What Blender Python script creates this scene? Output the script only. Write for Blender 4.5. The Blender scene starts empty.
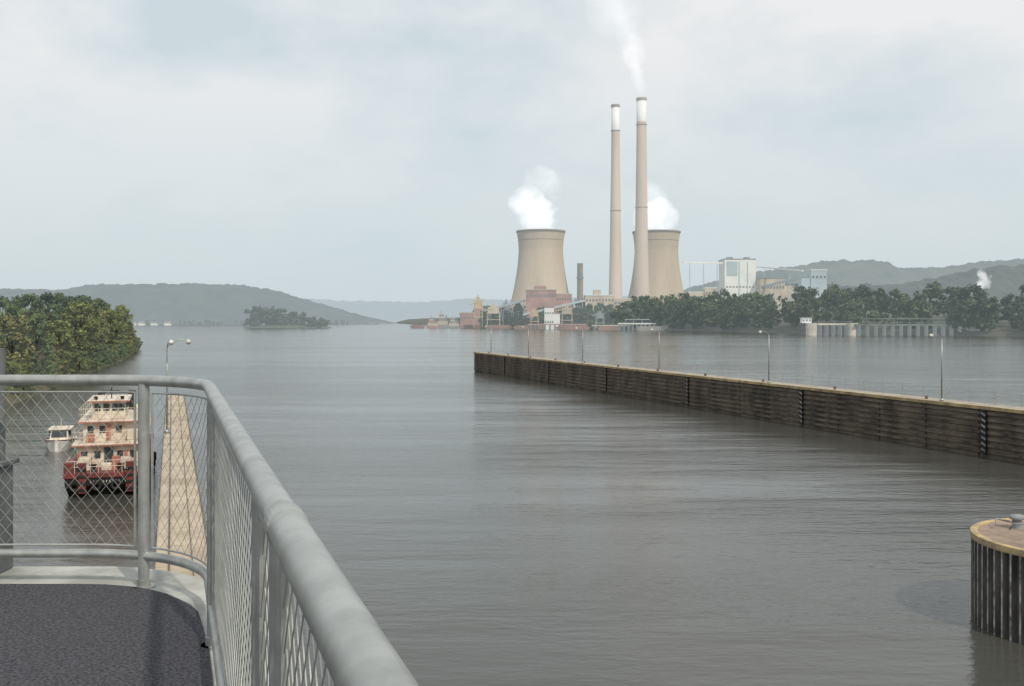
import bpy, math, random
import numpy as np
from mathutils import Vector, Matrix, noise
random.seed(7); rng=np.random.default_rng(7)
sc=bpy.context.scene
sc.view_settings.view_transform='Standard'; sc.view_settings.look='None'; sc.view_settings.exposure=0

# ---------------------------------------------------------------- materials
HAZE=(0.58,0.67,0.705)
def mat(name,col,rough=0.8,metal=0.0,haze=0.0,var=0.25,scale=1.0,col2=None,stretch=(1,1,1),bump=0.0,bscale=None,island=False,detail=5,spec=0.3):
    m=bpy.data.materials.new(name); m.use_nodes=True
    n=m.node_tree.nodes; l=m.node_tree.links; n.clear()
    out=n.new('ShaderNodeOutputMaterial'); p=n.new('ShaderNodeBsdfPrincipled')
    p.inputs['Roughness'].default_value=rough; p.inputs['Metallic'].default_value=metal
    p.inputs['Specular IOR Level'].default_value=spec
    geo=n.new('ShaderNodeNewGeometry'); mp=n.new('ShaderNodeMapping'); mp.inputs['Scale'].default_value=stretch
    l.new(geo.outputs['Position'],mp.inputs['Vector'])
    nz=n.new('ShaderNodeTexNoise'); nz.inputs['Scale'].default_value=scale; nz.inputs['Detail'].default_value=detail
    nz.inputs['Roughness'].default_value=0.6
    l.new(mp.outputs[0],nz.inputs['Vector'])
    c2=col2 if col2 else tuple(c*(1-var) for c in col)
    c1=col if col2 else tuple(min(1,c*(1+var)) for c in col)
    cr=n.new('ShaderNodeValToRGB'); e=cr.color_ramp.elements
    e[0].position=0.35; e[1].position=0.65
    e[0].color=(*c2,1); e[1].color=(*c1,1)
    if island:
        mx=n.new('ShaderNodeMath'); mx.operation='MULTIPLY_ADD'; mx.inputs[1].default_value=0.45; 
        ad=n.new('ShaderNodeMath'); ad.operation='MULTIPLY_ADD'; ad.inputs[1].default_value=1.3; ad.inputs[2].default_value=-0.36
        l.new(nz.outputs['Fac'],ad.inputs[0]); l.new(geo.outputs['Random Per Island'],mx.inputs[0]); l.new(ad.outputs[0],mx.inputs[2])
        l.new(mx.outputs[0],cr.inputs['Fac']); e[0].position=0.25; e[1].position=0.75
    else: l.new(nz.outputs['Fac'],cr.inputs['Fac'])
    l.new(cr.outputs['Color'],p.inputs['Base Color'])
    if bump:
        nb=n.new('ShaderNodeTexNoise'); nb.inputs['Scale'].default_value=bscale or scale*4; nb.inputs['Detail'].default_value=4
        l.new(mp.outputs[0],nb.inputs['Vector'])
        b=n.new('ShaderNodeBump'); b.inputs['Strength'].default_value=1; b.inputs['Distance'].default_value=bump
        l.new(nb.outputs['Fac'],b.inputs['Height']); l.new(b.outputs[0],p.inputs['Normal'])
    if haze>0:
        em=n.new('ShaderNodeEmission'); em.inputs['Color'].default_value=(*HAZE,1)  # constant emission mixed into the material imitates distance haze
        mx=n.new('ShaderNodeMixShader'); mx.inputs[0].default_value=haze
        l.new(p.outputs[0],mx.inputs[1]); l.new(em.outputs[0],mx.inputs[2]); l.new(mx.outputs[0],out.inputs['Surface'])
    else: l.new(p.outputs[0],out.inputs['Surface'])
    return m

# ---------------------------------------------------------------- mesh builder
class MB:
    def __init__(s,T=None): s.v=[]; s.f=[]; s.m=[]; s.T=T or (lambda x,y,z:(x,y,z))
    def add(s,vs,fs,mi=0):
        o=len(s.v); s.v+= [s.T(*p) for p in vs]; s.f+=[tuple(i+o for i in f) for f in fs]; s.m+=[mi]*len(fs)
    def box(s,x0,x1,y0,y1,z0,z1,mi=0):
        vs=[(x0,y0,z0),(x1,y0,z0),(x1,y1,z0),(x0,y1,z0),(x0,y0,z1),(x1,y0,z1),(x1,y1,z1),(x0,y1,z1)]
        s.add(vs,[(3,2,1,0),(4,5,6,7),(0,1,5,4),(1,2,6,5),(2,3,7,6),(3,0,4,7)],mi)
    def hexa(s,vs,mi=0): s.add(vs,[(3,2,1,0),(4,5,6,7),(0,1,5,4),(1,2,6,5),(2,3,7,6),(3,0,4,7)],mi)
    def cyl(s,cx,cy,z0,z1,r0,r1=None,n=16,mi=0):
        s.lathe(cx,cy,[(r0,z0),(r0 if r1 is None else r1,z1)],n,mi,True)
    def lathe(s,cx,cy,prof,n=32,mi=0,cap=False):
        vs=[];fs=[]
        for r,z in prof:
            for i in range(n):
                a=2*math.pi*i/n; vs.append((cx+r*math.cos(a),cy+r*math.sin(a),z))
        for k in range(len(prof)-1):
            for i in range(n):
                j=(i+1)%n; fs.append((k*n+i,k*n+j,(k+1)*n+j,(k+1)*n+i))
        if cap: fs.append(tuple(range(n-1,-1,-1))); fs.append(tuple(range((len(prof)-1)*n,len(prof)*n)))
        s.add(vs,fs,mi)
    def tube(s,pts,r,n=8,mi=0):
        pts=[Vector(p) for p in pts]; vs=[];fs=[]; N=len(pts)
        rr=r if isinstance(r,(list,tuple)) else [r]*N
        for k,p in enumerate(pts):
            t=(pts[min(k+1,N-1)]-pts[max(k-1,0)]).normalized()
            up=Vector((0,0,1)) if abs(t.z)<0.95 else Vector((0,1,0))
            a=t.cross(up).normalized(); b=a.cross(t)
            for i in range(n):
                an=2*math.pi*i/n; q=p+(a*math.cos(an)+b*math.sin(an))*rr[k]; vs.append(tuple(q))
        for k in range(N-1):
            for i in range(n):
                j=(i+1)%n; fs.append((k*n+i,(k+1)*n+i,(k+1)*n+j,k*n+j))
        fs.append(tuple(range(n))); fs.append(tuple(range(N*n-1,(N-1)*n-1,-1)))
        s.add(vs,fs,mi)
    def build(s,name,mats,parent=None,smooth=False,origin=None,bevel=0):
        o=Vector(origin) if origin else Vector((0,0,0))
        me=bpy.data.meshes.new(name); me.from_pydata([(a-o.x,b-o.y,c-o.z) for a,b,c in s.v],[],s.f)
        for m in mats: me.materials.append(m)
        me.polygons.foreach_set('material_index',s.m)
        if smooth: me.polygons.foreach_set('use_smooth',[True]*len(s.f))
        me.update()
        ob=bpy.data.objects.new(name,me); ob.location=o; sc.collection.objects.link(ob)
        if bevel:
            b=ob.modifiers.new('b','BEVEL'); b.width=bevel; b.segments=2; b.limit_method='ANGLE'
        if parent:
            ob.parent=parent; ob.matrix_parent_inverse=Matrix.Translation(-Vector(parent.location))
        return ob
def empty(name,loc):
    e=bpy.data.objects.new(name,None); e.location=loc; e.empty_display_size=0.5; sc.collection.objects.link(e); return e
# lock axis frame: a runs along the walls (upstream), b to the right
ux,uy=-0.3219,0.9468; vx,vy=0.9468,0.3219
def W(a,b,z): return (a*ux+b*vx,a*uy+b*vy,z)
def WF(a0,b0): return lambda x,y,z:( (a0+y)*ux+(b0+x)*vx,(a0+y)*uy+(b0+x)*vy,z)

# ---------------------------------------------------------------- world
SD=Vector((0.50,-0.83,0)).normalized(); EL=math.radians(44)
SD=Vector((SD.x*math.cos(EL),SD.y*math.cos(EL),math.sin(EL)))
w=bpy.data.worlds.new("World"); sc.world=w; w.use_nodes=True
n=w.node_tree.nodes; l=w.node_tree.links; n.clear()
out=n.new('ShaderNodeOutputWorld'); bg=n.new('ShaderNodeBackground'); bg.inputs['Strength'].default_value=0.1
sky=n.new('ShaderNodeTexSky'); sky.sky_type='NISHITA'; sky.sun_disc=False; sky.sun_elevation=EL
sky.sun_rotation=math.atan2(SD.x,SD.y); sky.air_density=1.2; sky.dust_density=3.0; sky.ozone_density=1.0
tc=n.new('ShaderNodeTexCoord'); mp=n.new('ShaderNodeMapping'); mp.inputs['Scale'].default_value=(1,1,2.0); mp.inputs['Location'].default_value=(0.75,0.2,0.4)
nz=n.new('ShaderNodeTexNoise'); nz.inputs['Scale'].default_value=4.0; nz.inputs['Detail'].default_value=8; nz.inputs['Roughness'].default_value=0.55
l.new(tc.outputs['Generated'],mp.inputs[0]); l.new(mp.outputs[0],nz.inputs['Vector'])
sep=n.new('ShaderNodeSeparateXYZ'); l.new(tc.outputs['Generated'],sep.inputs[0])
mr=n.new('ShaderNodeMapRange'); mr.inputs[1].default_value=0.04; mr.inputs[2].default_value=0.27; mr.inputs[3].default_value=.04; mr.inputs[4].default_value=.9; l.new(sep.outputs[2],mr.inputs[0])
cr=n.new('ShaderNodeValToRGB'); cr.color_ramp.elements[0].position=0.34; cr.color_ramp.elements[1].position=0.60
l.new(nz.outputs['Fac'],cr.inputs['Fac'])
mu=n.new('ShaderNodeMath'); mu.operation='MULTIPLY'; l.new(cr.outputs['Color'],mu.inputs[0]); l.new(mr.outputs[0],mu.inputs[1])
hz=n.new('ShaderNodeMixRGB'); hz.inputs[0].default_value=0.88; hz.inputs[2].default_value=(6.55,7.5,7.85,1); l.new(sky.outputs[0],hz.inputs[1])
cl=n.new('ShaderNodeMixRGB'); cl.inputs[2].default_value=(8.7,8.65,8.7,1); l.new(mu.outputs[0],cl.inputs[0]); l.new(hz.outputs[0],cl.inputs[1])
l.new(cl.outputs[0],bg.inputs['Color']); l.new(bg.outputs[0],out.inputs['Surface'])
sun=bpy.data.lights.new('sun','SUN'); sun.energy=2.6; sun.angle=math.radians(1.5); sun.color=(1,0.93,0.80)
so=bpy.data.objects.new('sun',sun); so.rotation_euler=SD.to_track_quat('Z','Y').to_euler(); so.location=(50,-50,100); sc.collection.objects.link(so)

# ---------------------------------------------------------------- camera
cam=bpy.data.cameras.new('camera'); co=bpy.data.objects.new('camera',cam); sc.collection.objects.link(co)
co.location=(0,0,12); co.rotation_euler=(math.radians(90),0,0); cam.sensor_width=36; cam.lens=35.16; cam.shift_y=-23/1024
cam.clip_start=0.05; cam.clip_end=60000; sc.camera=co

# ---------------------------------------------------------------- water
def water_mat():
    m=bpy.data.materials.new('river_water'); m.use_nodes=True; n=m.node_tree.nodes; l=m.node_tree.links
    p=n['Principled BSDF']; p.inputs['Base Color'].default_value=(0.068,0.068,0.060,1); p.inputs['Roughness'].default_value=0.11
    p.inputs['IOR'].default_value=1.36
    geo=n.new('ShaderNodeNewGeometry')
    def nt(scale,st,rot,det,rough=0.5):
        mp=n.new('ShaderNodeMapping'); mp.inputs['Scale'].default_value=st; mp.inputs['Rotation'].default_value=(0,0,math.radians(rot))
        l.new(geo.outputs['Position'],mp.inputs[0]); t=n.new('ShaderNodeTexNoise'); t.inputs['Scale'].default_value=scale
        t.inputs['Detail'].default_value=det; t.inputs['Roughness'].default_value=rough; l.new(mp.outputs[0],t.inputs['Vector']); return t
    a=nt(2.0,(0.5,1,1),8,5,.6); b=nt(0.34,(0.25,1,1),-10,4); c=nt(0.016,(0.3,1,1),14,4,0.65)
    cr=n.new('ShaderNodeMapRange'); cr.inputs[1].default_value=0.40; cr.inputs[2].default_value=0.60; cr.inputs[3].default_value=0.45; cr.inputs[4].default_value=1.8
    l.new(c.outputs['Fac'],cr.inputs[0])
    m1=n.new('ShaderNodeMath'); m1.operation='MULTIPLY'; m1.inputs[1].default_value=3.2; l.new(b.outputs['Fac'],m1.inputs[0])
    m2=n.new('ShaderNodeMath'); m2.operation='ADD'; l.new(a.outputs['Fac'],m2.inputs[0]); l.new(m1.outputs[0],m2.inputs[1])
    m3=n.new('ShaderNodeMath'); m3.operation='MULTIPLY'; l.new(m2.outputs[0],m3.inputs[0]); l.new(cr.outputs[0],m3.inputs[1])
    bu=n.new('ShaderNodeBump'); bu.inputs['Strength'].default_value=1; bu.inputs['Distance'].default_value=0.062
    l.new(m3.outputs[0],bu.inputs['Height']); l.new(bu.outputs[0],p.inputs['Normal'])
    return m
b=MB(); b.add([(-30000,-3000,0),(30000,-3000,0),(30000,45000,0),(-30000,45000,0)],[(0,1,2,3)]); b.build('river_water',[water_mat()])

# ---------------------------------------------------------------- terrain
m_bank=mat('bank_ground',(0.07,0.075,0.04),scale=0.15,col2=(0.12,0.10,0.065))
m_bankR=mat('right_bank_ground',(0.05,0.06,0.035),scale=0.02,haze=0.15,col2=(0.10,0.09,0.06))
def strip(name,line,dirv,offs,mt,nz=1.0,sub=8):
    pts=[]
    for i in range(len(line)-1):
        for k in range(sub):
            t=k/sub; pts.append((line[i][0]*(1-t)+line[i+1][0]*t,line[i][1]*(1-t)+line[i+1][1]*t))
    pts.append(line[-1]); vs=[];fs=[]
    for (x,y) in pts:
        wob=noise.noise(Vector((x*0.01,y*0.01,3)))*6*nz
        for j,(o,z) in enumerate(offs):
            xx=x+dirv[0]*(o+wob); yy=y+dirv[1]*(o+wob)
            vs.append((xx,yy,z+(noise.noise(Vector((xx*0.02,yy*0.02,0)))*0.2*z if j else 0)))
    M=len(offs)
    for i in range(len(pts)-1):
        for j in range(M-1): fs.append((i*M+j,(i+1)*M+j,(i+1)*M+j+1,i*M+j+1))
    q=MB(); q.add(vs,fs); return q.build(name,[mt],smooth=True)
LB=[(-50,-200),(-52,40),(-70,140),(-112,290),(-152,410),(-190,480),(-330,620),(-700,900),(-1500,1500)]
strip('left_bank_ground',LB,(-0.9,0.0),[(0,-0.6),(3,1.0),(10,2.6),(60,4),(300,8),(1500,20)],m_bank,0.3)
RB=[(-420,3600),(-260,2600),(-110,1900),(-50,1480),(80,1300),(170,1130),(250,900),(350,740),(480,600),(700,400),(1200,0)]
strip('right_bank_ground',RB,(0.5,0.87),[(0,-0.6),(6,3),(30,8),(90,15),(400,22),(1800,28)],m_bankR,1)

def ridge(name,pts,D,depth,mt,amp,front=0.5,seg=420):
    xs=np.linspace(pts[0][0],pts[-1][0],seg); hs=np.interp(xs,[p[0] for p in pts],[p[1] for p in pts])
    rows=[(-1.0,0.0),(-0.85,0.22),(-0.7,0.42),(-0.5,0.62),(-0.35,0.78),(-0.2,0.9),(-0.08,0.98),(0,1.0),(0.3,0.85),(1.0,0.3)]
    vs=[];fs=[]
    for x,h in zip(xs,hs):
        for (o,k) in rows:
            y=D+o*depth; sp=noise.noise(Vector((x/260,y/260,D)))*0.36*(1-abs(k*2-1)*0.6)*h
            fz=(noise.noise(Vector((x/24,y/40,1)))+.8*noise.noise(Vector((x/9,y/20,4))))*amp*(0.2 if k==0 else 1)
            vs.append((x+noise.noise(Vector((x/100,o*3,5)))*30*(1-k),y,-1 if k==0 else max(0.5,h*k+(sp if k<0.97 else sp*0.15)+fz)))
    M=len(rows)
    for i in range(seg-1):
        for j in range(M-1): fs.append((i*M+j,(i+1)*M+j,(i+1)*M+j+1,i*M+j+1))
    q=MB(); q.add(vs,fs); return q.build(name,[mt],smooth=True)
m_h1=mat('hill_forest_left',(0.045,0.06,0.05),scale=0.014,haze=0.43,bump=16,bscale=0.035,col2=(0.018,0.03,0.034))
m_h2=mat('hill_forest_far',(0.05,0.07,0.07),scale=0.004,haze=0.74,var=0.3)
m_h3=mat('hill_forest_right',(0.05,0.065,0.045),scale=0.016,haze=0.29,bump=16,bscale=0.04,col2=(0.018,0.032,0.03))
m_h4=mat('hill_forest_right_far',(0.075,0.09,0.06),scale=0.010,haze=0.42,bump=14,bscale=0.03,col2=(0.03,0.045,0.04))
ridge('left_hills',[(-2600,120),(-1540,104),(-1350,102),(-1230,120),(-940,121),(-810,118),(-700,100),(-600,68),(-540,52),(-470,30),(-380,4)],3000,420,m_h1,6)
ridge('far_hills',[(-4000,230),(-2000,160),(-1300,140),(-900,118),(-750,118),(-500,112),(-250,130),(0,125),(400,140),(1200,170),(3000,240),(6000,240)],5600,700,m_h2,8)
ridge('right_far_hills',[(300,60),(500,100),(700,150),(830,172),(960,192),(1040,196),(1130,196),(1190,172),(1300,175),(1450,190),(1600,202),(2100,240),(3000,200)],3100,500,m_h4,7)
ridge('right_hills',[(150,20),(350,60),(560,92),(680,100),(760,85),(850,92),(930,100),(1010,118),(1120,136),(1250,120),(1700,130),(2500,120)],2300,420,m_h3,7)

# ---------------------------------------------------------------- trees
def leaf_quads(centers,radii,per,size,flat=0.75):
    C=np.repeat(np.array(centers),per,axis=0); R=np.repeat(np.array(radii),per)
    N=len(C); d=rng.normal(size=(N,3)); d/=np.linalg.norm(d,axis=1)[:,None]
    rad=R*(rng.random(N)**0.45)*(1+0.15*rng.normal(size=N)); d2=d.copy(); d2[:,2]*=flat
    P=C+d2*rad[:,None]
    nrm=d+rng.normal(size=(N,3))*0.5+np.array([0,0,0.4]); nrm/=np.linalg.norm(nrm,axis=1)[:,None]
    t=np.cross(nrm,rng.normal(size=(N,3))); t/=np.linalg.norm(t,axis=1)[:,None]; s=np.cross(nrm,t)
    sz=(size*(0.6+0.8*rng.random(N)))[:,None]*0.5
    q=np.stack([P-t*sz-s*sz*0.6,P+t*sz*0.4-s*sz,P+t*sz+s*sz*0.5,P-t*sz*0.3+s*sz],axis=1)
    return q.reshape(-1,3)
def tree_mesh(name,h,rad,leafmat,barkmat,nclump=22,per=150,size=0.5,low=0.18):
    q=MB(); pts=[(0,0,-0.5)]; x=y=0
    for k in range(1,6):
        x+=random.uniform(-.3,.3); y+=random.uniform(-.3,.3); pts.append((x,y,h*0.14*k))
    q.tube(pts,[h*0.025*(1-0.14*k) for k in range(6)],8,0)
    cs=[];rs=[]
    for i in range(nclump):
        t=low+(0.93-low)*((i+0.5)/nclump)+random.uniform(-.04,.04); prof=math.sin(math.pi*min(1,(t-low*0.6)/(1-low*0.6))**0.85)**0.6
        an=i*2.4+random.uniform(-.5,.5); rr=rad*prof*random.uniform(0.45,1.0)
        c=(x*t+rr*math.cos(an),y*t+rr*math.sin(an),h*t); cs.append(c); rs.append(rad*random.uniform(0.2,0.38))
        if i%2==0:
            st=pts[min(5,max(1,int(t*5)))]; mid=((st[0]+c[0])/2,(st[1]+c[1])/2,(min(st[2],c[2])+c[2])/2)
            q.tube([st,mid,c],[h*0.010,h*0.006,h*0.003],5,0)
    cs.append((x,y,h*0.93)); rs.append(rad*0.24)
    L=leaf_quads(cs,rs,per,size); o=len(q.v); q.v+= [tuple(p) for p in L.tolist()]
    nf=len(L)//4; q.f+=[(o+4*i,o+4*i+1,o+4*i+2,o+4*i+3) for i in range(nf)]; q.m+=[1]*nf
    me=bpy.data.meshes.new(name); me.from_pydata(q.v,[],q.f); me.materials.append(barkmat); me.materials.append(leafmat)
    me.polygons.foreach_set('material_index',q.m); me.update(); return me
bark=mat('bark',(0.10,0.08,0.06),scale=3)
lf=[mat('foliage_yellow_green',(0.22,0.24,0.06),island=True,scale=0.25,col2=(0.05,0.07,0.02),haze=0.05),
    mat('foliage_green',(0.10,0.14,0.045),island=True,scale=0.25,col2=(0.025,0.042,0.018),haze=0.06),
    mat('foliage_olive',(0.25,0.23,0.08),island=True,scale=0.25,col2=(0.07,0.085,0.03),haze=0.05),
    mat('foliage_mid_green',(0.15,0.20,0.06),island=True,scale=0.25,col2=(0.04,0.06,0.02),haze=0.06)]
TM=[tree_mesh('tree_a',15,4.8,lf[0],bark,22),tree_mesh('tree_b',17,4.3,lf[1],bark,24),tree_mesh('tree_c',13,4.6,lf[2],bark,20),
    tree_mesh('tree_d',16,5.0,lf[1],bark,24),tree_mesh('tree_e',14,4.0,lf[3],bark,20,low=0.1),tree_mesh('tree_f',15,4.4,lf[3],bark,22)]
def seg_pt(line,t):
    k=min(int(t),len(line)-2); f=t-k
    return line[k][0]*(1-f)+line[k+1][0]*f,line[k][1]*(1-f)+line[k+1][1]*f
def plant(mesh,x,y,z,s,name='deciduous_tree'):
    o=bpy.data.objects.new(name,mesh); o.location=(x,y,z); o.rotation_euler=(0,0,random.uniform(0,6.28))
    o.scale=(s*random.uniform(.85,1.15),s*random.uniform(.85,1.15),s*random.uniform(.9,1.1)); sc.collection.objects.link(o)
for i in range(66):
    t=1.6+ (4.6-1.6)*(i+random.uniform(-.4,.4))/66; x,y=seg_pt(LB,t); off=random.choice([5,8,14,20,28])+random.uniform(-2,2)
    mi=random.choice([0,4,2,0,5]) if off<12 else random.choice([1,3,1,5])
    s=random.uniform(.6,1.0) if off<12 else random.uniform(.9,1.25)
    plant(TM[mi],x-off,y,1.8,s)
for i in range(64):
    t=1.5+(4.7-1.5)*(i+random.uniform(-.4,.4))/64; x,y=seg_pt(LB,t); plant(TM[random.choice([0,4,2,5])],x-random.uniform(1.0,4),y,-0.8,random.uniform(.26,.5),'shrub')

def forest(name,spots,leafmat,size,per,hr=(17,24),hf=None):
    cs=[];rs=[]
    for (x,y,z) in spots:
        h=random.uniform(*hr)*(hf(x) if hf else 1); r=h*random.uniform(0.22,0.34)
        for k in range(6):
            an=random.uniform(0,6.28); d=r*random.uniform(0.2,0.9); tt=random.choice([0.3,0.45,0.6,0.75,0.85,.92])
            cs.append((x+d*math.cos(an),y+d*math.sin(an),z+h*tt)); rs.append(r*random.uniform(.35,.7))
    L=leaf_quads(cs,rs,per,size,0.9); nf=len(L)//4
    me=bpy.data.meshes.new(name); me.from_pydata([tuple(p) for p in L.tolist()],[],[(4*i,4*i+1,4*i+2,4*i+3) for i in range(nf)])
    me.materials.append(leafmat); me.update(); o=bpy.data.objects.new(name,me); sc.collection.objects.link(o)
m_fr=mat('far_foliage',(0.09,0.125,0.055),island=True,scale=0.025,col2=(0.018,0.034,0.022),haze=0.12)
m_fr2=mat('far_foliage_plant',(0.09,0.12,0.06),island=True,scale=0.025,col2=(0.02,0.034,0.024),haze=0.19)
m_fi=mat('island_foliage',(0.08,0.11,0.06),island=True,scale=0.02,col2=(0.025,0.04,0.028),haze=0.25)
spots=[]
def gz(off): return float(np.interp(off,[0,6,30,90,400],[0,3,9,19,24]))
for i in range(760):
    t=4.45+random.random()*4.3; x,y=seg_pt(RB,t); off=random.choice([3,6,14,28,45,70,95])+random.uniform(-3,5)
    if 5.9<t<6.9 and off<16 and random.random()<.6: continue
    spots.append((x+.5*off,y+.87*off,gz(off)-1))
def hfac(x): return float(np.interp(x,[120,230,300,380,450],[1.05,1.0,1.12,.95,1.05]))
forest('distant_tree_line',spots,m_fr,2.2,40,(11,27),hfac)
spots=[]
for i in range(230):
    t=2.2+random.random()*2.4; x,y=seg_pt(RB,t); off=random.choice([8,16,30,50,80])+random.uniform(-3,5)
    spots.append((x+.5*off,y+.87*off,gz(off)-1))
forest('distant_tree_line',spots,m_fr2,2.6,34,(10,22))
def isl(u): return -337+u*62
spots=[(isl(random.uniform(-.95,.95)),1500+random.uniform(-35,35),0.5) for _ in range(70)]
forest('island_tree_mass',spots,m_fi,2.6,44,(10,27),lambda x: float(np.interp(x,[-400,-385,-340,-300,-275],[.8,1.2,1.1,.7,.4])))
q=MB(); q.lathe(0,0,[(1.05,-0.5),(1.0,1.5),(0.7,4),(0.001,5)],40); o=q.build('island_ground',[mat('island_soil',(0.07,0.08,0.05),haze=.25,scale=.05)],smooth=True); o.location=(isl(0),1500,0); o.scale=(64,45,1)
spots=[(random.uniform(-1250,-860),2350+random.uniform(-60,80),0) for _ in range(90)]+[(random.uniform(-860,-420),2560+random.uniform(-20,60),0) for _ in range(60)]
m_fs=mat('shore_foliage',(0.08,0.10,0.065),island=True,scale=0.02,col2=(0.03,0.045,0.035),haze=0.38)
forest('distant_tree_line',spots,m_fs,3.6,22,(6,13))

# ---------------------------------------------------------------- lock walls
m_conc=mat('concrete',(0.36,0.32,0.26),scale=0.8,var=0.22,bump=0.01,bscale=12)
m_wallf=mat('stained_wall_face',(0.19,0.155,0.115),scale=0.35,stretch=(1,1,0.3),col2=(0.06,0.05,0.042),bump=0.02,bscale=5)
m_arm=mat('armour_strip',(0.18,0.145,0.11),scale=0.5,rough=0.6,col2=(0.045,0.038,0.034))
m_edge=mat('yellow_edge',(0.52,0.40,0.2),scale=.7,col2=(0.24,0.18,0.11))
m_black=mat('black_paint',(0.02,0.02,0.02),rough=.5,scale=3); m_white=mat('white_paint',(0.62,0.60,0.56),rough=.5,scale=1.5,var=.2)
m_gal=mat('galvanised_steel',(0.38,0.39,0.375),rough=0.38,metal=0.5,scale=9,var=0.18,spec=.5,bump=.0006,bscale=60)
gw=empty('guide_wall',W(100,68.7,0))
q=MB(W)
def wb(q,a0,a1,b0,b1,z0,z1,mi=0):
    q.hexa([(a0,b0,z0),(a0,b1,z0),(a1,b1,z0),(a1,b0,z0),(a0,b0,z1),(a0,b1,z1),(a1,b1,z1),(a1,b0,z1)],mi)
wb(q,-120,226,67.5,70.1,-4,4.2,0); q.build('wall_body',[m_wallf],gw)
q=MB(W); wb(q,-120,226.2,67.36,70.2,4.2,4.42,0); q.build('wall_coping',[m_conc],gw)
q=MB(W)
for k in range(7): wb(q,-120,226.1,67.36,67.5,0.35+k*0.56,0.35+k*0.56+0.26)
for k in range(7): wb(q,226,226.12,67.4,70.1,0.35+k*0.56,0.35+k*0.56+0.26)
q.build('armour_strips',[m_arm],gw)
q=MB(W); wb(q,-120,226.22,67.3,67.36,4.16,4.45); wb(q,-120,226.2,67.36,67.62,4.424,4.45); q.build('edge_stripe',[m_edge],gw)
q=MB(W); a=-100
while a<226:
    wb(q,a,a+0.12,67.46,67.52,0,4.19); a+=6.55
q.build('joints',[m_black],gw)
q=MB(W)
for Yp in (164,138,113,87.6,62,189,214):
    X=71.2-.34*Yp; aa=X*ux+Yp*uy
    wb(q,aa-.3,aa+.3,67.20,67.35,0.3,4.14,0)
    for k in range(7):
        z0=0.45+k*.52; q.add([(aa-.28,67.19,z0),(aa+.2,67.19,z0+.2),(aa+.2,67.19,z0+.38),(aa-.28,67.19,z0+.18)],[(0,1,2,3)],1)
q.build('ladder_recess_markers',[m_black,mat('worn_white_marking',(.42,.41,.38),scale=2,col2=(.18,.17,.15))],gw)
q=MB(W); a=-40
while a<226:
    q.tube([(a,69.9,4.4),(a,69.9,5.5)],0.035,5); a+=3.0
for z in (4.95,5.48): q.tube([(-40,69.9,z),(100,69.9,z),(225,69.9,z)],0.022,5)
q.build('wall_handrail',[m_gal],gw)
q=MB(W); a=-20
while a<224:
    q.T=lambda X,Y,Z,a=a:W(a+Y,68.5+X,Z); q.lathe(0,0,[(.16,4.42),(.12,4.62),(.19,4.66),(.17,4.74),(.001,4.76)],12); a+=14
q.build('mooring_bollards',[m_arm],gw)

lw=empty('lock_wall',W(60,0.3,0))
q=MB(W); wb(q,-60,108,-0.42,1.05,-4,4.15); q.build('wall_body',[m_wallf],lw)
m_top=mat('wall_top_concrete',(0.52,0.44,0.33),scale=0.45,col2=(.36,.29,.21),bump=.01,bscale=9)
q=MB(W); a=-60
while a<108:
    wb(q,a+.03,a+2.97,-0.52,1.155,4.15,4.3); a+=3
q.build('wall_top',[m_top],lw)
q=MB(W); wb(q,-60,108,-.56,-.5,4.0,4.34); wb(q,-60,108,1.13,1.19,4.0,4.34); wb(q,-60,108,-.12,-.06,4.3,4.34,0); wb(q,-60,108,.6,.63,4.3,4.33,0); q.build('edge_angles',[m_arm],lw)
q=MB(W); wb(q,-60,60,-22,-19,-4,4.2); q.build('land_wall',[m_wallf],origin=W(0,-20,0))

def lamp(X,Y,z0,top,dirs):
    q=MB(); q.cyl(X,Y,z0,z0+.25,.2,.16,12); q.tube([(X,Y,z0),(X,Y,z0+(top-z0)*.6),(X,Y,top-.35)],[.085,.07,.05],8)
    for (dx,dy,L) in dirs:
        pts=[(X+dx*L*t,Y+dy*L*t,top-.35+.45*math.sin(t*math.pi*.62)) for t in (0,.15,.3,.5,.7,.85,1)]
        q.tube(pts,.035,6); ex,ey,ez=pts[-1]
        q.lathe(ex+dx*.12,ey+dy*.12,[(.05,ez+.06),(.11,ez+.02),(.2,ez-.12),(.19,ez-.15),(.1,ez-.27),(.001,ez-.3)],12,1)
    q.build('street_lamp',[m_gal,m_white],origin=(X,Y,z0),smooth=True)
for Yp in (92.8,119.7,146.7,174,200.5,224,66):
    a_=(71.2-.34*Yp)*ux+Yp*uy; p=W(a_,67.7,0); lamp(p[0]-.4,p[1]+.1,4.43,10.6,[(-vx,-vy,1.1)]) if False else lamp(p[0],p[1],4.455,10.6,[(-vx,-vy,1.1)])
lamp(-23.45,68,4.3,10.55,[(vx,vy,1.25),(.5,-.86,1.2)])

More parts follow.
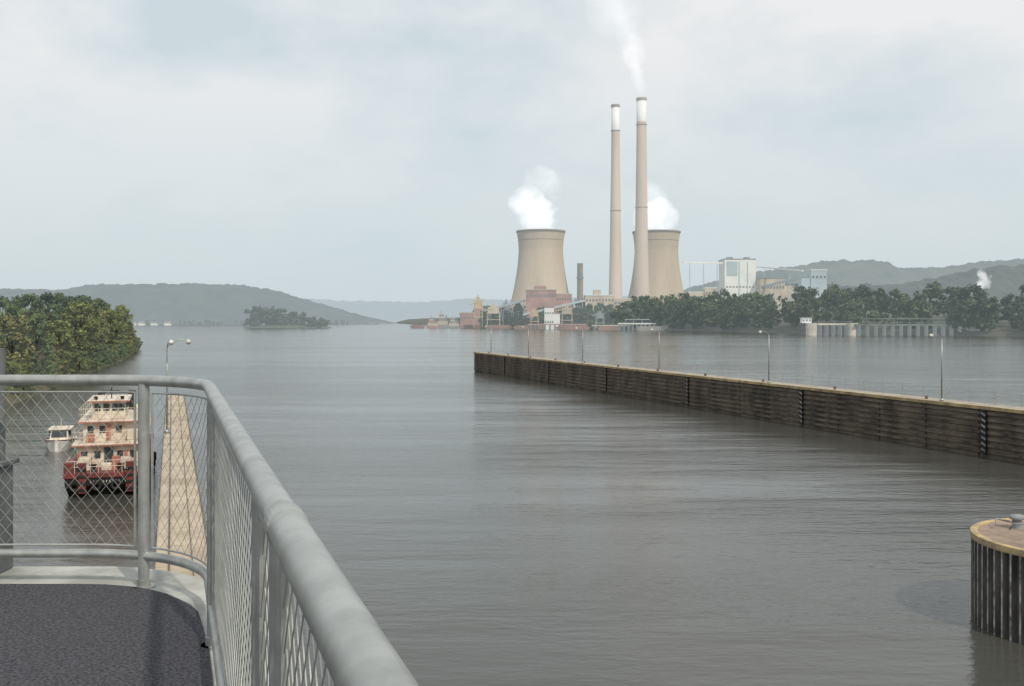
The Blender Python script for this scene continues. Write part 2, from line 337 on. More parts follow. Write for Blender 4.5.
# sheet pile cell
ce=empty('sheet_pile_cell',(22.4,39,0)); CX,CY=22.4,39
q=MB(); N=256; vs=[];fs=[]
for z in (-4,3.35):
    for i in range(N):
        an=2*math.pi*i/N; r=4.0+(.09 if (i%4)<2 else -.07); vs.append((CX+r*math.cos(an),CY+r*math.sin(an),z))
for i in range(N): j=(i+1)%N; fs.append((i,j,N+j,N+i))
q.add(vs,fs)
m_pile=mat('sheet_pile_steel',(0.13,0.12,0.11),rough=.6,scale=1.2,stretch=(1,1,.3),col2=(0.03,0.028,0.028)); q.build('sheet_piles',[m_pile],ce)
q=MB()
for i in range(0,N,4):
    an=2*math.pi*(i+.5)/N; c,s=math.cos(an),math.sin(an); r=4.096
    x,y=CX+r*c,CY+r*s; wd=.04; dx,dy=-s*wd,c*wd
    q.add([(x-dx,y-dy,-2),(x+dx,y+dy,-2),(x+dx,y+dy,3.25),(x-dx,y-dy,3.25)],[(0,1,2,3)])
q.build('pile_interlocks',[mat('worn_steel',(0.55,0.54,0.50),rough=.5,scale=2.5,col2=(.12,.11,.10))],ce)
q=MB(); q.lathe(CX,CY,[(4.0,3.24),(4.12,3.25),(4.13,3.3),(4.12,3.5),(4.0,3.52),(3.85,3.50),(3.84,3.45)],110); q.build('yellow_rim',[mat('yellow_rim_paint',(0.55,0.42,0.2),scale=1.5,col2=(.30,.23,.15))],ce)
q=MB(); q.lathe(CX,CY,[(3.95,3.3),(3.9,3.455),(.001,3.48)],64); q.build('concrete_cap',[mat('rusty_cap',(0.36,0.27,0.21),scale=1.0,col2=(.19,.14,.11),bump=.01)],ce)
q=MB()
for (x,y) in ((20.7,41.0),(21.2,37.4),(23.1,40.4)):
    q.lathe(x,y,[(.22,3.45),(.17,3.8),(.3,3.86),(.27,4.0),(.001,4.04)],14)
q.tube([(20.2,40.6,3.5),(20.3,40.5,3.75),(20.9,40.3,3.78),(21.0,40.2,3.5)],.04,6); q.tube([(19.8,40.9,3.62),(20.0,41.3,3.8),(20.8,41.6,3.6)],.04,6)
q.build('bollards',[mat('bollard_grey',(.25,.27,.28),scale=3)],ce,smooth=True)
q=MB(W); wb(q,-60,27,30.8,36.3,-4,3.4); q.build('river_lock_wall',[m_conc],origin=W(0,33,0))

# ---------------------------------------------------------------- observation platform + railing
R=0.9; Xc=-1.745; tl=R*math.tan(math.radians(71.2)/2)
S=(Xc-tl*ux,5.7-tl*uy); E=(Xc-tl,5.7)
nx,ny=-vx,-vy; C=(S[0]+nx*R,S[1]+ny*R)
path=[(0.190-.34*y,y) for y in np.linspace(-2.5,S[1],14)]
a0=math.atan2(S[1]-C[1],S[0]-C[0])
for k in range(1,17): an=a0+math.radians(71.2)*k/16; path.append((C[0]+R*math.cos(an),C[1]+R*math.sin(an)))
path+= [(E[0]-x,5.7) for x in (0.5,1.5,3,5)]
cum=[0]
for i in range(1,len(path)): cum.append(cum[-1]+math.dist(path[i],path[i-1]))
cx=[p[0] for p in path]; cy=[p[1] for p in path]
def PT(s,off=0):
    x=np.interp(s,cum,cx); y=np.interp(s,cum,cy)
    if off:
        x2=np.interp(s+.02,cum,cx); y2=np.interp(s+.02,cum,cy); x1=np.interp(s-.02,cum,cx); y1=np.interp(s-.02,cum,cy)
        dx,dy=x2-x1,y2-y1; d=math.hypot(dx,dy) or 1; x+=dy/d*off; y-=dx/d*off
    return x,y
TOT=cum[-1]-.05
def sY(Y): return (Y+2.5)/uy
DZ=10.49; RZ=11.658
rl=empty('guard_railing',(-1.5,5,DZ))
q=MB(); ss=np.linspace(0.05,TOT,140); sj=sY(1.66)
s1=[s for s in ss if s<sj]+[sj]; s2=[sj]+[s for s in ss if s>sj]
q.tube([(*PT(s),RZ) for s in s1],.033,24); q.tube([(*PT(s),RZ) for s in s2],.0305,24)
q.build('top_rail',[m_gal],rl,smooth=True)
q=MB(); q.tube([(*PT(sj-.035),RZ),(*PT(sj-.03),RZ),(*PT(sj+.03),RZ),(*PT(sj+.035),RZ)],[.034,.0355,.0355,.032],24); q.build('rail_sleeve',[m_gal],rl)
q=MB(); q.tube([(*PT(s),10.67) for s in ss],.026,12); q.build('bottom_rail',[m_gal],rl,smooth=True)
q=MB()
sE=cum[13]+R*math.radians(71.2)
s_main=sE-(-2.07-E[0])
posts=[(s_main,.031),(sY(4.62),.028),(sY(2.15),.019),(sY(1.74),.021),(sY(-.3),.03),(s_main+2.4,.033)]
for s,r in posts:
    q.tube([(*PT(s),DZ),(*PT(s),RZ-.02)],r,18); q.cyl(*PT(s),DZ,DZ+.012,r*2,r*2,16)
    q.cyl(*PT(s),DZ+.012,DZ+.05,r*1.25,r*1.25,16)
q.build('posts',[m_gal],rl,smooth=False)
q=MB(); zt,zb=11.59,10.72
fr=[(.4+2.5,sY(1.74)-.05),(sY(1.74)+.05,sY(2.15)-.04),(sY(2.15)+.04,sY(4.62)-.06),(sY(4.62)+.06,s_main-.06),(s_main+.06,s_main+2.34)]
for s0,s1 in fr:
    sp=[(s0+(s1-s0)*k/14) for k in range(15)]
    q.tube([(*PT(s),zt) for s in sp],.006,6); q.tube([(*PT(s),zb) for s in sp],.006,6)
    q.tube([(*PT(s0),zb),(*PT(s0),zt)],.008,6); q.tube([(*PT(s1),zb),(*PT(s1),zt)],.008,6)
q.build('panel_frames',[m_gal],rl)
q=MB(); wd=.072; H=zt-zb
for s0,s1 in fr:
    for sgn in (1,-1):
        k=s0-H*1.2
        while k<s1+H*1.2:
            pts=[]
            for j in range(13):
                z=zb+H*j/12; s=k+sgn*(z-zb)*0.86
                if s0<=s<=s1: pts.append((*PT(s,.003*sgn),z))
            if len(pts)>1: q.tube(pts,.00155,3)
            k+=wd
q.build('chain_link_mesh',[mat('wire',(.46,.47,.45),rough=.45,metal=.3,scale=5,var=.2)],rl)

m_deckc=mat('deck_concrete',(0.40,0.40,0.37),scale=2.5,var=.28,bump=.006,bscale=30)
m_deck=mat('deck_surface',(0.115,0.115,0.13),rough=.95,scale=70,col2=(0.02,0.02,0.027),bump=.008,bscale=140,detail=8)
pf=empty('observation_platform',(-2,2,DZ))
ss=np.linspace(.05,TOT,90)
def outoff(s): return .10+ .33*float(np.interp(s,[cum[13],sE],[0,1]))
outer=[PT(s,outoff(s)) for s in ss]; inner=[PT(s,-.02-.05*float(np.interp(s,[cum[13]-.5,cum[13]+.4,sE],[0,1,0]))) for s in ss]
def poly(q,pts,z0,z1,mi=0):
    n=len(pts); q.add([(x,y,z0) for x,y in pts]+[(x,y,z1) for x,y in pts],[tuple(range(n-1,-1,-1)),tuple(range(n,2*n))]+[(i,(i+1)%n,n+(i+1)%n,n+i) for i in range(n)],mi)
q=MB(); poly(q,outer+[(-7.4,-2.6)],DZ-.35,DZ); q.build('slab',[m_deckc],pf)
q=MB(); poly(q,inner+[(-7.3,-2.4)],DZ+.002,DZ+.012); q.build('non_slip_surface',[m_deck],pf)
q=MB(W); wb(q,-12,4.2,-6,.6,-4,10.12); q.build('support_pier',[m_conc],pf)
ca=empty('electrical_cabinet',(-3.3,6.05,DZ))
m_cab=mat('cabinet_grey',(.13,.14,.14),scale=4,rough=.6)
q=MB(); q.box(-3.6,-3.04,5.93,6.1,DZ,11.13); q.box(-3.63,-3.01,5.91,6.12,11.13,11.16); q.box(-3.55,-3.09,5.915,5.93,DZ+.08,11.05); q.build('box',[m_cab],ca,bevel=.006)
q=MB(); q.tube([(-3.07,6.0,11.16),(-3.07,6.0,11.83)],.028,10); q.build('conduit',[m_cab],ca)

# ---------------------------------------------------------------- towboat
m_red=mat('hull_red',(0.22,0.05,0.045),scale=.9,rough=.5,col2=(.11,.035,.03)); m_hull=mat('hull_black',(0.025,0.023,0.022),scale=1,rough=.5)
m_glass=mat('window_glass',(0.04,0.05,0.055),rough=.1,scale=1,spec=.6); m_cab_w=mat('cabin_white',(0.74,0.66,0.54),scale=1.2,rough=.5,col2=(.52,.43,.34))
m_orange=mat('faded_red_paint',(0.38,0.14,0.10),scale=1.5,rough=.6)
def towboat(a0,b0):
    T=WF(a0,b0); tb=empty('towboat',T(0,8,0)); Wd=2.6
    def P(): return MB(T)
    q=P()
    q.hexa([(-Wd+.3,1.2,-.5),(Wd-.3,1.2,-.5),(Wd,24,-.5),(-Wd,24,-.5),(-Wd,0,.75),(Wd,0,.75),(Wd,24,.75),(-Wd,24,.75)],0)
    q.hexa([(-Wd,0,.75),(Wd,0,.75),(Wd,24,.75),(-Wd,24,.75),(-Wd-.04,-.05,1.3),(Wd+.04,-.05,1.3),(Wd+.04,24,1.2),(-Wd-.04,24,1.2)],0)
    q.box(-Wd-.1,Wd+.1,-.12,24.1,1.28,1.56,1); q.box(-Wd-.08,-Wd+.5,.02,2.6,1.56,2.3,1); q.box(Wd-.4,Wd+.08,.02,3.0,1.56,2.0,1); q.build('hull',[m_hull,m_red],tb)
    q=P()
    for x in (-1.5,1.5):
        q.hexa([(x-.24,-.5,.3),(x+.24,-.5,.3),(x+.24,.6,.3),(x-.24,.6,.3),(x-.24,-.5,2.3),(x+.24,-.5,2.3),(x+.24,.1,2.3),(x-.24,.1,2.3)],0)
        for k in range(4): q.box(x-.26,x+.26,-.56,-.5,.45+k*.45,.62+k*.45,1)
    q.build('push_knees',[m_red,m_hull],tb)
    q=P(); x=-1.0
    for k in range(10):
        wdt=random.uniform(.08,.13)
        if k!=3:
            q.box(x,x+.03,-.10,-.06,.92,1.08); q.box(x+.03,x+wdt,-.10,-.06,.92+.06*(k%3),.95+.06*(k%3))
        x+=.2
    q.build('bow_lettering',[m_white],tb)
    q=P(); lv=[(-2.1,2.25,3.0,21,1.5,3.15),(-1.8,2.05,4.4,18,3.27,4.65),(-1.25,1.0,5.4,10,4.77,6.05)]
    for v in lv: q.box(*v,0)
    for (x0,x1,y0,y1,z0,z1) in lv: q.box(x0-.3,x1+.3,y0-.45,y1+.4,z1,z1+.12,0)
    q.box(-1.9,-1.1,1.6,2.9,1.5,2.4,0); q.box(.8,1.5,1.8,2.9,1.5,2.3,0); q.box(-.4,.3,1.4,2.2,1.5,2.0,0); q.box(1.2,1.9,3.3,4.2,3.27,4.1,0)
    q.build('cabin_decks',[m_cab_w],tb,bevel=.03)
    q=P()
    for x in (-1.6,-.75,.75,1.6): q.box(x-.2,x+.2,2.96,3.003,2.2,2.7)
    q.box(-.3,.3,2.95,3.003,1.6,2.95)
    for x in (-1.3,-.5,.6): q.box(x-.2,x+.2,4.36,4.403,3.85,4.35)
    for x in (-.9,-.3,.3,.75): q.box(x-.2,x+.2,5.36,5.403,5.35,5.85)
    for k in range(9):
        q.box(2.247,2.29,4+k*1.8,4.7+k*1.8,2.2,2.8)
        if k<7: q.box(2.047,2.09,5+k*1.8,5.7+k*1.8,3.8,4.35)
    for k in range(4): q.box(.997,1.04,5.6+k*1.1,6.4+k*1.1,5.35,5.85)
    q.build('windows',[m_glass],tb)
    q=P()
    for z,x0,x1,y in ((3.10,-2.43,2.58,2.48),(4.62,-2.13,2.38,3.88),(6.02,-1.58,1.33,4.88)): q.box(x0,x1,y,y+.05,z,z+.08)
    q.box(-2.1,-1.8,2.94,3.0,1.55,2.6); q.box(1.0,1.25,2.94,3.0,1.55,2.7); q.box(-.25,.05,4.3,4.4,3.3,4.5); q.box(1.3,1.7,4.3,4.4,3.3,4.0)
    q.box(-1.5,-1.0,3.4,4.0,3.28,3.8); q.box(.3,.8,1.2,1.7,1.57,2.5)
    q.build('red_trim',[m_orange],tb)
    q=P()
    for z,x0,x1,y in ((3.27,-2.35,2.5,2.6),(4.77,-2.05,2.3,4.0),(1.56,-2.5,2.5,.1)):
        for k in range(11):
            x=x0+(x1-x0)*k/10; q.tube([(x,y,z),(x,y,z+.85)],.022,5)
        for h in (.45,.85): q.tube([(x0,y,z+h),(x1,y,z+h)],.022,5)
        for xs in (x0,x1):
            for h in (.45,.85): q.tube([(xs,y,z+h),(xs,y+14,z+h)],.022,5)
            for k in range(8): q.tube([(xs,y+k*2,z),(xs,y+k*2,z+.85)],.022,5)
    q.tube([(-2.2,2.7,1.6),(-1.5,3.6,3.2)],.05,5); q.tube([(-1.95,2.7,1.6),(-1.25,3.6,3.2)],.05,5)
    q.build('deck_rails',[m_cab_w],tb)
    q=P()
    for x in (-1.1,1.2): q.cyl(x,13,4.7,6.3,.3,.26,14)
    q.tube([(0,6.5,6.1),(0,6.5,7.0)],.04,6); q.tube([(-.6,6.5,6.75),(.6,6.5,6.75)],.03,6)
    for x in (-1.0,.8): q.cyl(x,5.2,6.17,6.42,.11,.15,10)
    q.build('mast_and_stacks',[m_hull],tb)
    q=P()
    for (x,y,r) in ((-.9,.9,.28),(.9,1.0,.28),(2.1,1.4,.22),(-2.1,1.2,.22)): q.lathe(x,y,[(r,1.55),(r*.7,1.7),(r*.7,1.95),(r,2.05),(.001,2.07)],12)
    q.build('capstans',[m_hull],tb)
    q=P()
    for y in (1,5,9,13): q.lathe(Wd+.2,y,[(.1,.5),(.25,.6),(.25,1.2),(.1,1.3)],10)
    for x in (-2.0,-.6,.6,2.0):
        q.T=lambda X,Y,Z,x=x: T(x+X,-.18+Z*.5,.75+Y); q.lathe(0,0,[(.16,-.1),(.3,-.16),(.34,0),(.3,.16),(.16,.1)],14)
    q.build('fenders',[m_hull],tb)
towboat(73.6,-4.25)
def cabin_boat(a0,b0):
    T=WF(a0,b0); e=empty('cabin_cruiser',T(0,2,0))
    q=MB(T)
    secs=[(0,.15,1.05),(1.2,.95,.95),(3,1.35,.85),(6.5,1.3,.75)]; vs=[];fs=[]
    for y,hw,zt_ in secs: vs+=[(-hw*.7,y,-.3),(hw*.7,y,-.3),(hw,y,zt_),(-hw,y,zt_)]
    for k in range(3):
        o=4*k
        for i in range(4): j=(i+1)%4; fs.append((o+i,o+j,o+4+j,o+4+i))
    fs+=[(3,2,1,0),(12,13,14,15)]; q.add(vs,fs); q.build('hull',[m_white],e)
    q=MB(T); q.hexa([(-.8,1.8,.8),(.8,1.8,.8),(.95,5,.8),(-.95,5,.8),(-.7,2.5,1.8),(.7,2.5,1.8),(.85,5,1.8),(-.85,5,1.8)]); q.box(-1,1,2.3,5.6,1.8,1.88); q.tube([(0,4,1.9),(0,4,2.7)],.03,6); q.build('cabin',[m_cab_w],e,bevel=.03)
    q=MB(T); q.hexa([(-.68,2.0,1.15),(.68,2.0,1.15),(.68,2.2,1.15),(-.68,2.2,1.15),(-.62,2.36,1.7),(.62,2.36,1.7),(.62,2.6,1.7),(-.62,2.6,1.7)])
    q.box(.80,.96,2.9,4.6,1.2,1.65); q.box(-.96,-.8,2.9,4.6,1.2,1.65); q.box(-1.32,1.32,6.45,6.53,.3,.7); q.build('windows',[m_glass],e)
    q=MB(T); q.tube([(-.9,6.5,.8),(-1.38,3,.88),(-.98,1.2,.98),(-.1,0,1.08)],.05,6); q.tube([(.9,6.5,.8),(1.38,3,.88),(.98,1.2,.98),(.1,0,1.08)],.05,6); q.build('rub_rail',[m_red],e)
cabin_boat(99,-9.9)

# ---------------------------------------------------------------- power station
HZ=.25
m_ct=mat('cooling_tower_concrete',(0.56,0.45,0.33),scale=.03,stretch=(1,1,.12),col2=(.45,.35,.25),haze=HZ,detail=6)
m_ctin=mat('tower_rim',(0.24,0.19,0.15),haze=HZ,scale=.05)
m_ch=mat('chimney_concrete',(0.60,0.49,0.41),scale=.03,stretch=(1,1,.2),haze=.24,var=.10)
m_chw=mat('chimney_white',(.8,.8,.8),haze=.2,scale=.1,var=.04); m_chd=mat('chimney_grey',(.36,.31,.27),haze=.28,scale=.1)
def cooling(X,Y,zb,zt_,rt,rw,rb):
    e=empty('cooling_tower',(X,Y,zb)); q=MB(); H=zt_-zb; prof=[]; tw=.78
    for k in range(33):
        t=.06+.94*k/32
        if t<tw: r=rw+(rb-rw)*(((tw-t)/tw)**1.6)
        else: r=rw+(rt-rw)*(((t-tw)/(1-tw))**1.6)
        prof.append((r,zb+H*t))
    prof2=prof+[(prof[-1][0]-2,zt_),(prof[-1][0]-3,zt_-14),(rw-3,zt_-40)]
    q.lathe(X,Y,prof2,72); q.build('shell',[m_ct],e,smooth=True)
    q=MB()
    q.lathe(X,Y,[(rt+.2,zt_-2.5),(rt+1,zt_-2.2),(rt+1,zt_+.4),(rt-1,zt_+.4)],72); q.lathe(X,Y,[(prof[-5][0]+.25,prof[-5][1]),(prof[-5][0]+.7,prof[-5][1]+.6),(prof[-5][0]+.25,prof[-5][1]+1.2)],72)
    q.build('rim_ring',[m_ctin],e,smooth=True)
    q=MB()
    for i in range(72):
        a=2*math.pi*i/72; c,s=math.cos(a),math.sin(a)
        for k in range(0,32,4): q.tube([(X+(prof[k][0]+.1)*c,Y+(prof[k][0]+.1)*s,prof[k][1]),(X+(prof[min(32,k+4)][0]+.1)*c,Y+(prof[min(32,k+4)][0]+.1)*s,prof[min(32,k+4)][1])],.35,4)
    q.build('wind_ribs',[m_ct],e)
    q=MB(); rb0=prof[0][0]
    for i in range(36):
        a=2*math.pi*i/36; c,s=math.cos(a),math.sin(a)
        for d in (-.09,.09): q.tube([(X+(rb0+3)*math.cos(a+d),Y+(rb0+3)*math.sin(a+d),zb-1),(X+rb0*c,Y+rb0*s,zb+H*.062)],.7,5)
    q.build('legs',[m_ct],e)
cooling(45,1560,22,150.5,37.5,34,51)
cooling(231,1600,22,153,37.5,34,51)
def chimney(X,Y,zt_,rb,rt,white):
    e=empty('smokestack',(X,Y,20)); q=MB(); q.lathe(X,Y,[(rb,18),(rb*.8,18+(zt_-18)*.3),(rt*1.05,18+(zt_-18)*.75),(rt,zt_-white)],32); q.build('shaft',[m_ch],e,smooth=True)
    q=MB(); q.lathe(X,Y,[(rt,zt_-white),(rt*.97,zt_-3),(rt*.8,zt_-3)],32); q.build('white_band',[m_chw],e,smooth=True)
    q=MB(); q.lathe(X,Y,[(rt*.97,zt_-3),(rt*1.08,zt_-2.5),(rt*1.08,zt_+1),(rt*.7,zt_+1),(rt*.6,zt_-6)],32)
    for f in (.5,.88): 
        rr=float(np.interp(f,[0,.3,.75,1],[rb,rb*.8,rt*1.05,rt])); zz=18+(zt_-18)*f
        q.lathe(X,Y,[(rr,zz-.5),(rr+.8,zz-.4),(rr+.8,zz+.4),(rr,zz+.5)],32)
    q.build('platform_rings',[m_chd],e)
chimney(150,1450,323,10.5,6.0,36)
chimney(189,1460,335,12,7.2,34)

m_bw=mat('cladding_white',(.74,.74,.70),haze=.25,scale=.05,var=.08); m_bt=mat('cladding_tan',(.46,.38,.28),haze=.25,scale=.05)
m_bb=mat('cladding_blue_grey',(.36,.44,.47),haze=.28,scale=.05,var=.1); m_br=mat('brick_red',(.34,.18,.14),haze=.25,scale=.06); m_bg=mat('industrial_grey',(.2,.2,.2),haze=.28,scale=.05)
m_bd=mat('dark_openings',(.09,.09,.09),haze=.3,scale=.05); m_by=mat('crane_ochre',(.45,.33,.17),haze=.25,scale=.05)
def building(name,X,Y,parts,origin=None):
    e=empty(name,(X,Y,15))
    for k,(nm,mt,boxes) in enumerate(parts):
        q=MB()
        for bx in boxes: q.box(X+bx[0],X+bx[1],Y+bx[2],Y+bx[3],bx[4],bx[5])
        q.build(nm,[mt],e)
def winrow(x0,x1,n,z0,z1,y=-.3,wf=.55):
    st=(x1-x0)/n; return [(x0+st*(k+.5-wf/2),x0+st*(k+.5+wf/2),y,y+.5,z0,z1) for k in range(n)]
building('boiler_house',328,1420,[('walls',m_bw,[(-26,18,0,40,15,98)]),('painted_shade_bay',m_bb,[(-23,-8,-.6,0,75,95),(-6,-4.8,-.7,0,20,95),(6,7,-.7,0,20,95)]),  # blue-grey boxes paint bluish shade onto the white wall
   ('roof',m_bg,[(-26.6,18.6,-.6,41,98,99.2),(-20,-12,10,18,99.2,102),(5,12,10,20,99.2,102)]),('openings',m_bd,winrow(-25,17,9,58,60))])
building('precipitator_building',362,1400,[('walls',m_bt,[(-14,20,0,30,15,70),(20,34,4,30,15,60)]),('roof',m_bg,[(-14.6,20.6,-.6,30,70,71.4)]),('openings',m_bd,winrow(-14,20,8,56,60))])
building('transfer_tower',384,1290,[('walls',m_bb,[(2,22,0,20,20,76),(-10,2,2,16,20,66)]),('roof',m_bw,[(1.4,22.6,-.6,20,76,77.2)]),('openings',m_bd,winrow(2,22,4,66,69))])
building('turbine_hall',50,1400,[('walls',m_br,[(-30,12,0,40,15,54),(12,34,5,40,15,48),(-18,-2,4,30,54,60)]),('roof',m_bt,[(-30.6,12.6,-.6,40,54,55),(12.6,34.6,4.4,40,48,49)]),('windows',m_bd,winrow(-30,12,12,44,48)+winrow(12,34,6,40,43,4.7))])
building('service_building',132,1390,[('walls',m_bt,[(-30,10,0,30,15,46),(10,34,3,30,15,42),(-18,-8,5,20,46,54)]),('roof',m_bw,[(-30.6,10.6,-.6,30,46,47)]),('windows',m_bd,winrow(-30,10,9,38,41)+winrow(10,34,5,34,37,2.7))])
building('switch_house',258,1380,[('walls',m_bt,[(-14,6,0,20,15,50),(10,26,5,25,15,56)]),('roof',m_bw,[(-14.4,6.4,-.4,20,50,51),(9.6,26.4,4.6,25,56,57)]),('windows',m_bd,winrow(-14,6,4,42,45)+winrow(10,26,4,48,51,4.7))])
e=empty('vent_stack',(96,1410,15)); q=MB(); q.lathe(96,1410,[(4.6,15),(4.0,90),(4.4,92),(3.2,92)],20); q.build('shaft',[m_ctin],e,smooth=True); q=MB(); q.lathe(96,1410,[(4.9,70),(4.9,73)],20); q.box(88,104,1408,1412,36,42); q.build('gallery',[m_bg],e)
def conveyor(x0,y0,z0,x1,y1,z1,w=3.0,h=2.6,n=4,mt=None):
    q=MB(); d=Vector((x1-x0,y1-y0,0)).normalized(); s=Vector((-d.y,d.x,0))*w/2
    q.hexa([(x0-s.x,y0-s.y,z0),(x0+s.x,y0+s.y,z0),(x1+s.x,y1+s.y,z1),(x1-s.x,y1-s.y,z1),(x0-s.x,y0-s.y,z0+h),(x0+s.x,y0+s.y,z0+h),(x1+s.x,y1+s.y,z1+h),(x1-s.x,y1-s.y,z1+h)],0)
    for k in range(n):
        t=(k+.5)/n; x=x0+(x1-x0)*t; y=y0+(y1-y0)*t; z=z0+(z1-z0)*t
        q.tube([(x-2,y,12),(x,y,z)],.28,4,1); q.tube([(x+2,y,12),(x,y,z)],.28,4,1)
    q.build('coal_conveyor',[mt or m_bb,m_bb],origin=(x0,y0,z0))
conveyor(240,1405,92,302,1425,92,2,2,3,m_bw); conveyor(346,1425,56,386,1300,68); conveyor(-40,1450,24,25,1410,40); conveyor(15,1370,18,110,1395,40)
conveyor(346,1440,88,384,1320,76,2,2,2,m_bw)
def gantry(X,Y,h,w,mt):
    q=MB()
    for x in (-w,w):
        for y in (-5,5): q.tube([(X+x,Y+y,2),(X+x*.8,Y+y*.8,h)],.6,4)
        q.tube([(X+x,Y-5,h*.35),(X+x*.9,Y+5,h*.8)],.4,4)
    for z in (h*.4,h*.7): q.box(X-w-1,X+w+1,Y-5.5,Y+5.5,z,z+1)
    q.box(X-w*.8,X+w*.9,Y-4,Y+4,h*.72,h*1.0); q.box(X-w*.5,X+w*.3,Y-3,Y+3,h,h*1.12); q.tube([(X-w*2.0,Y-6,h*.85),(X+w*1.3,Y-2,h*1.0)],.6,4); q.tube([(X,Y,h*1.2),(X-w*1.8,Y-6,h*.88)],.2,4); q.tube([(X,Y,h),(X,Y,h*1.2)],.4,4)
    q.build('coal_unloader',[mt],origin=(X,Y,0))
gantry(-48,1420,40,6,m_by); gantry(-26,1405,30,9,m_bt); gantry(72,1310,28,7,m_bt); gantry(-8,1440,36,5,m_bg); gantry(30,1330,24,5,m_by); gantry(108,1230,20,5,m_bg)
building('dock_warehouse',-68,1500,[('walls',m_br,[(-10,12,0,20,0,22),(12,20,2,16,0,30)]),('roof',m_bt,[(-10.5,12.5,-.5,20,22,23.5)]),('openings',m_bd,winrow(-10,12,4,14,17))])
building('pump_house',50,1290,[('walls',m_bw,[(-8,4,0,14,0,28),(4,12,2,12,0,20)]),('roof',m_br,[(-8.5,4.5,-.5,14,28,29.5),(4.6,12.5,1.5,12,20,21)]),('openings',m_bd,winrow(-8,4,4,20,22)+winrow(-8,4,4,8,11))])
def pier(name,x0,x1,y,zd,mtop,npile,dy=6):
    q=MB(); q.box(x0,x1,y,y+dy,zd-1.4,zd,0)
    for k in range(npile):
        x=x0+(x1-x0)*(k+.5)/npile; q.cyl(x,y+.9,-2,zd-1.4,.9,.9,8,1); q.cyl(x,y+dy-.9,-2,zd-1.4,.9,.9,8,1)
        q.tube([(x,y+.2,zd),(x,y+.2,zd+1.2)],.12,4,1)
    q.tube([(x0,y+.2,zd+1.2),(x1,y+.2,zd+1.2)],.1,4,1); q.build(name,[mtop,m_bd],origin=(x0,y,0))
pier('loading_dock',122,166,1150,8.5,m_bw,9); pier('loading_dock',20,95,1265,7,m_br,12); pier('loading_dock',95,150,1190,6,m_bt,8)
q=MB(); q.box(130,160,1151,1155,12,13.2)
for x in (131,140,150,159): q.tube([(x,1152,8.5),(x,1152,12)],.4,4)
q.build('dock_canopy',[m_bg],origin=(130,1151,8))
def barge(X,Y,L,mt):
    q=MB(); q.hexa([(X+2,Y,-.5),(X+L-2,Y,-.5),(X+L-2,Y+9,-.5),(X+2,Y+9,-.5),(X,Y,3.4),(X+L,Y,3.4),(X+L,Y+9,3.4),(X,Y+9,3.4)])
    q.box(X+3,X+L-3,Y+1,Y+8,3.4,5.0); q.build('coal_barge',[mt],origin=(X,Y,0))
m_rust2=mat('barge_rust',(.22,.12,.09),haze=.22,scale=.06)
barge(-38,1392,38,m_rust2); barge(2,1330,50,m_rust2); barge(55,1260,44,m_rust2); barge(100,1170,26,m_rust2); barge(-75,1440,30,m_rust2); barge(140,1125,40,mat('barge_grey',(.25,.22,.2),haze=.2,scale=.06)); barge(-150,1465,22,m_rust2)
def far_tow(X,Y,mth,s=1.0):
    q=MB(lambda x,y,z:(x,y,z*s)); q.hexa([(X+2,Y,-.5),(X+20,Y,-.5),(X+20,Y+8,-.5),(X+2,Y+8,-.5),(X,Y,3),(X+21,Y,2.6),(X+21,Y+8,2.6),(X,Y+8,3)],0)
    q.box(X+3,X+18,Y+1,Y+7,3,6.5,1); q.box(X+5,X+15,Y+1.5,Y+6.5,6.5,9.6,0); q.box(X+5.5,X+12,Y+2,Y+6,9.6,13.5,1); q.box(X+5.3,X+12.2,Y+1.8,Y+6.2,11.4,12.5,2)
    q.cyl(X+16,Y+2.5,6.5,12,1,.9,10,2); q.tube([(X+8,Y+4,13.5),(X+8,Y+4,17)],.3,5,2); q.build('moored_towboat',[mth,m_bt,m_bd],origin=(X,Y,0))
far_tow(-128,1480,m_br,1.2); far_tow(-116,1520,m_bg,1.6); far_tow(-96,1470,m_bg,1.1)

# mooring dock on the right bank
m_bg2=mat('dock_steel',(.14,.17,.15),haze=.12,scale=.1); m_cell=mat('cell_concrete',(.52,.48,.41),haze=.13,scale=.1)
pier('mooring_dock',236,262,772,9.5,m_cell,5,7); pier('mooring_dock',262,352,762,9.0,m_bg2,14,5)
e=empty('mooring_cells',(240,770,0)); q=MB()
for x,y in ((232,775),(262,769),(352,760)): q.cyl(x,y,-3,9.6,4.2,4.2,20)
q.build('cells',[m_cell],e)
building('dock_control_house',227.5,776,[('walls',m_bw,[(-2.5,5,0,5,9.6,13.6)]),('roof',m_bg,[(-3,5.5,-.5,5.5,13.6,14.1)]),('windows',m_bd,winrow(-2.5,5,3,11,12.5,-.1))])
q=MB(); q.box(268,350,765,765.6,12.6,13.4)
for k in range(10): q.tube([(268+k*9,765,9),(268+k*9,765,15 if k%3==0 else 13)],.25,5)
q.build('dock_pipe_rack',[m_bg2],origin=(268,765,9))
for k,(x,y) in enumerate([(-860,2270),(-838,2260),(-815,2275),(-780,2262),(-905,2280)]):
    e=empty('riverside_house',(x,y,0)); wv=random.uniform(5,9); q=MB(); q.box(x-wv,x+wv,y,y+10,0,5.5); q.build('walls',[m_bw],e)
    q=MB(); q.add([(x-wv-1,y-1,5.5),(x+wv+1,y-1,5.5),(x+wv+1,y+11,5.5),(x-wv-1,y+11,5.5),(x-wv-1,y+5,9),(x+wv+1,y+5,9)],[(0,1,5,4),(2,3,4,5),(0,4,3),(1,2,5)]); q.build('roof',[m_bg],e)

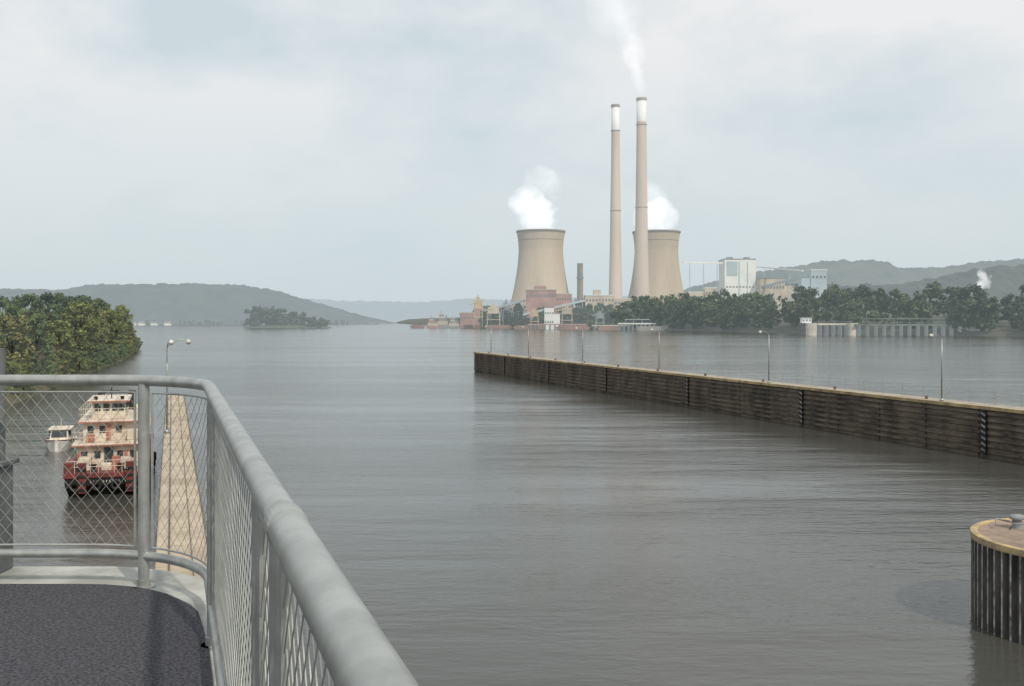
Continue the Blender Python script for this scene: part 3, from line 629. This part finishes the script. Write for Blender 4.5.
# ---------------------------------------------------------------- steam
def steam_mat(name,k,emit,thr,wid=.3,ns=.05,fall=.45):
    m=bpy.data.materials.new(name); m.use_nodes=True; n=m.node_tree.nodes; l=m.node_tree.links; n.clear()
    out=n.new('ShaderNodeOutputMaterial'); vs=n.new('ShaderNodeVolumeScatter'); em=n.new('ShaderNodeEmission'); ad=n.new('ShaderNodeAddShader')
    vs.inputs['Color'].default_value=(1,1,1,1); vs.inputs['Anisotropy'].default_value=.2; em.inputs['Color'].default_value=(.97,.97,1,1)
    tc=n.new('ShaderNodeTexCoord'); ln=n.new('ShaderNodeVectorMath'); ln.operation='LENGTH'; l.new(tc.outputs['Object'],ln.inputs[0])
    nz=n.new('ShaderNodeTexNoise'); nz.inputs['Scale'].default_value=ns; nz.inputs['Detail'].default_value=3
    geo=n.new('ShaderNodeNewGeometry'); l.new(geo.outputs['Position'],nz.inputs['Vector'])
    a=n.new('ShaderNodeMath'); a.operation='SUBTRACT'; l.new(nz.outputs['Fac'],a.inputs[0])
    b=n.new('ShaderNodeMath'); b.operation='MULTIPLY'; l.new(ln.outputs['Value'],b.inputs[0]); b.inputs[1].default_value=fall; l.new(b.outputs[0],a.inputs[1])
    c=n.new('ShaderNodeMapRange'); c.inputs[1].default_value=thr; c.inputs[2].default_value=thr+wid; c.inputs[3].default_value=0; c.inputs[4].default_value=k; l.new(a.outputs[0],c.inputs[0])
    d=n.new('ShaderNodeMath'); d.operation='MULTIPLY'; d.inputs[1].default_value=emit; l.new(c.outputs[0],d.inputs[0])  # added glow, scaled by density, whitens the steam beyond its scattered light
    l.new(c.outputs[0],vs.inputs['Density']); l.new(d.outputs[0],em.inputs['Strength']); l.new(vs.outputs[0],ad.inputs[0]); l.new(em.outputs[0],ad.inputs[1]); l.new(ad.outputs[0],out.inputs['Volume'])
    return m
sm=steam_mat('steam',.045,.62,.06,.32); sm2=steam_mat('steam_thin',.014,.62,.07,.3,.035)
sm3=steam_mat('chimney_steam',.022,.66,-.02,.42,.045,.5); sm4=steam_mat('chimney_steam_spread',.007,.66,-.04,.42,.022,.5)
def puffs(loc,ps,mt):
    e=empty('steam_plume',loc)
    for k,(x,y,z,sx,sy,sz,ry) in enumerate(ps):
        q=MB(); q.lathe(0,0,[(max(.001,math.sin(math.pi*j/12)),-math.cos(math.pi*j/12)) for j in range(13)],20)
        o=q.build('puff_%d'%(k+1),[mt[k] if isinstance(mt,list) else mt],smooth=True); o.location=(x,y,z); o.scale=(sx,sy,sz); o.rotation_euler=(0,ry,0)
        o.parent=e; o.matrix_parent_inverse=Matrix.Translation(-Vector(loc))
puffs((45,1560,150),[(40,1560,172,36,30,32,-.2),(22,1560,198,30,22,24,-.3),(48,1560,224,36,24,28,.5)],[sm,sm,sm2])
puffs((229,1600,150),[(230,1600,176,38,30,34,-.1),(222,1600,207,30,22,28,0)],[sm,sm2])
puffs((189,1460,335),[(184,1460,366,11,10,44,-.16),(172,1460,420,19,16,60,-.26),(148,1460,466,44,28,44,-.6)],[sm3,sm3,sm4])
smh=steam_mat('hill_steam',.06,.62,.0,.3,.09,.5)
puffs((842,1800,70),[(842,1800,72,11,10,16,.4),(848,1800,90,9,8,17,-.5),(830,1800,66,7,6,10,-.3),(858,1800,80,6,5,16,.2)],smh)
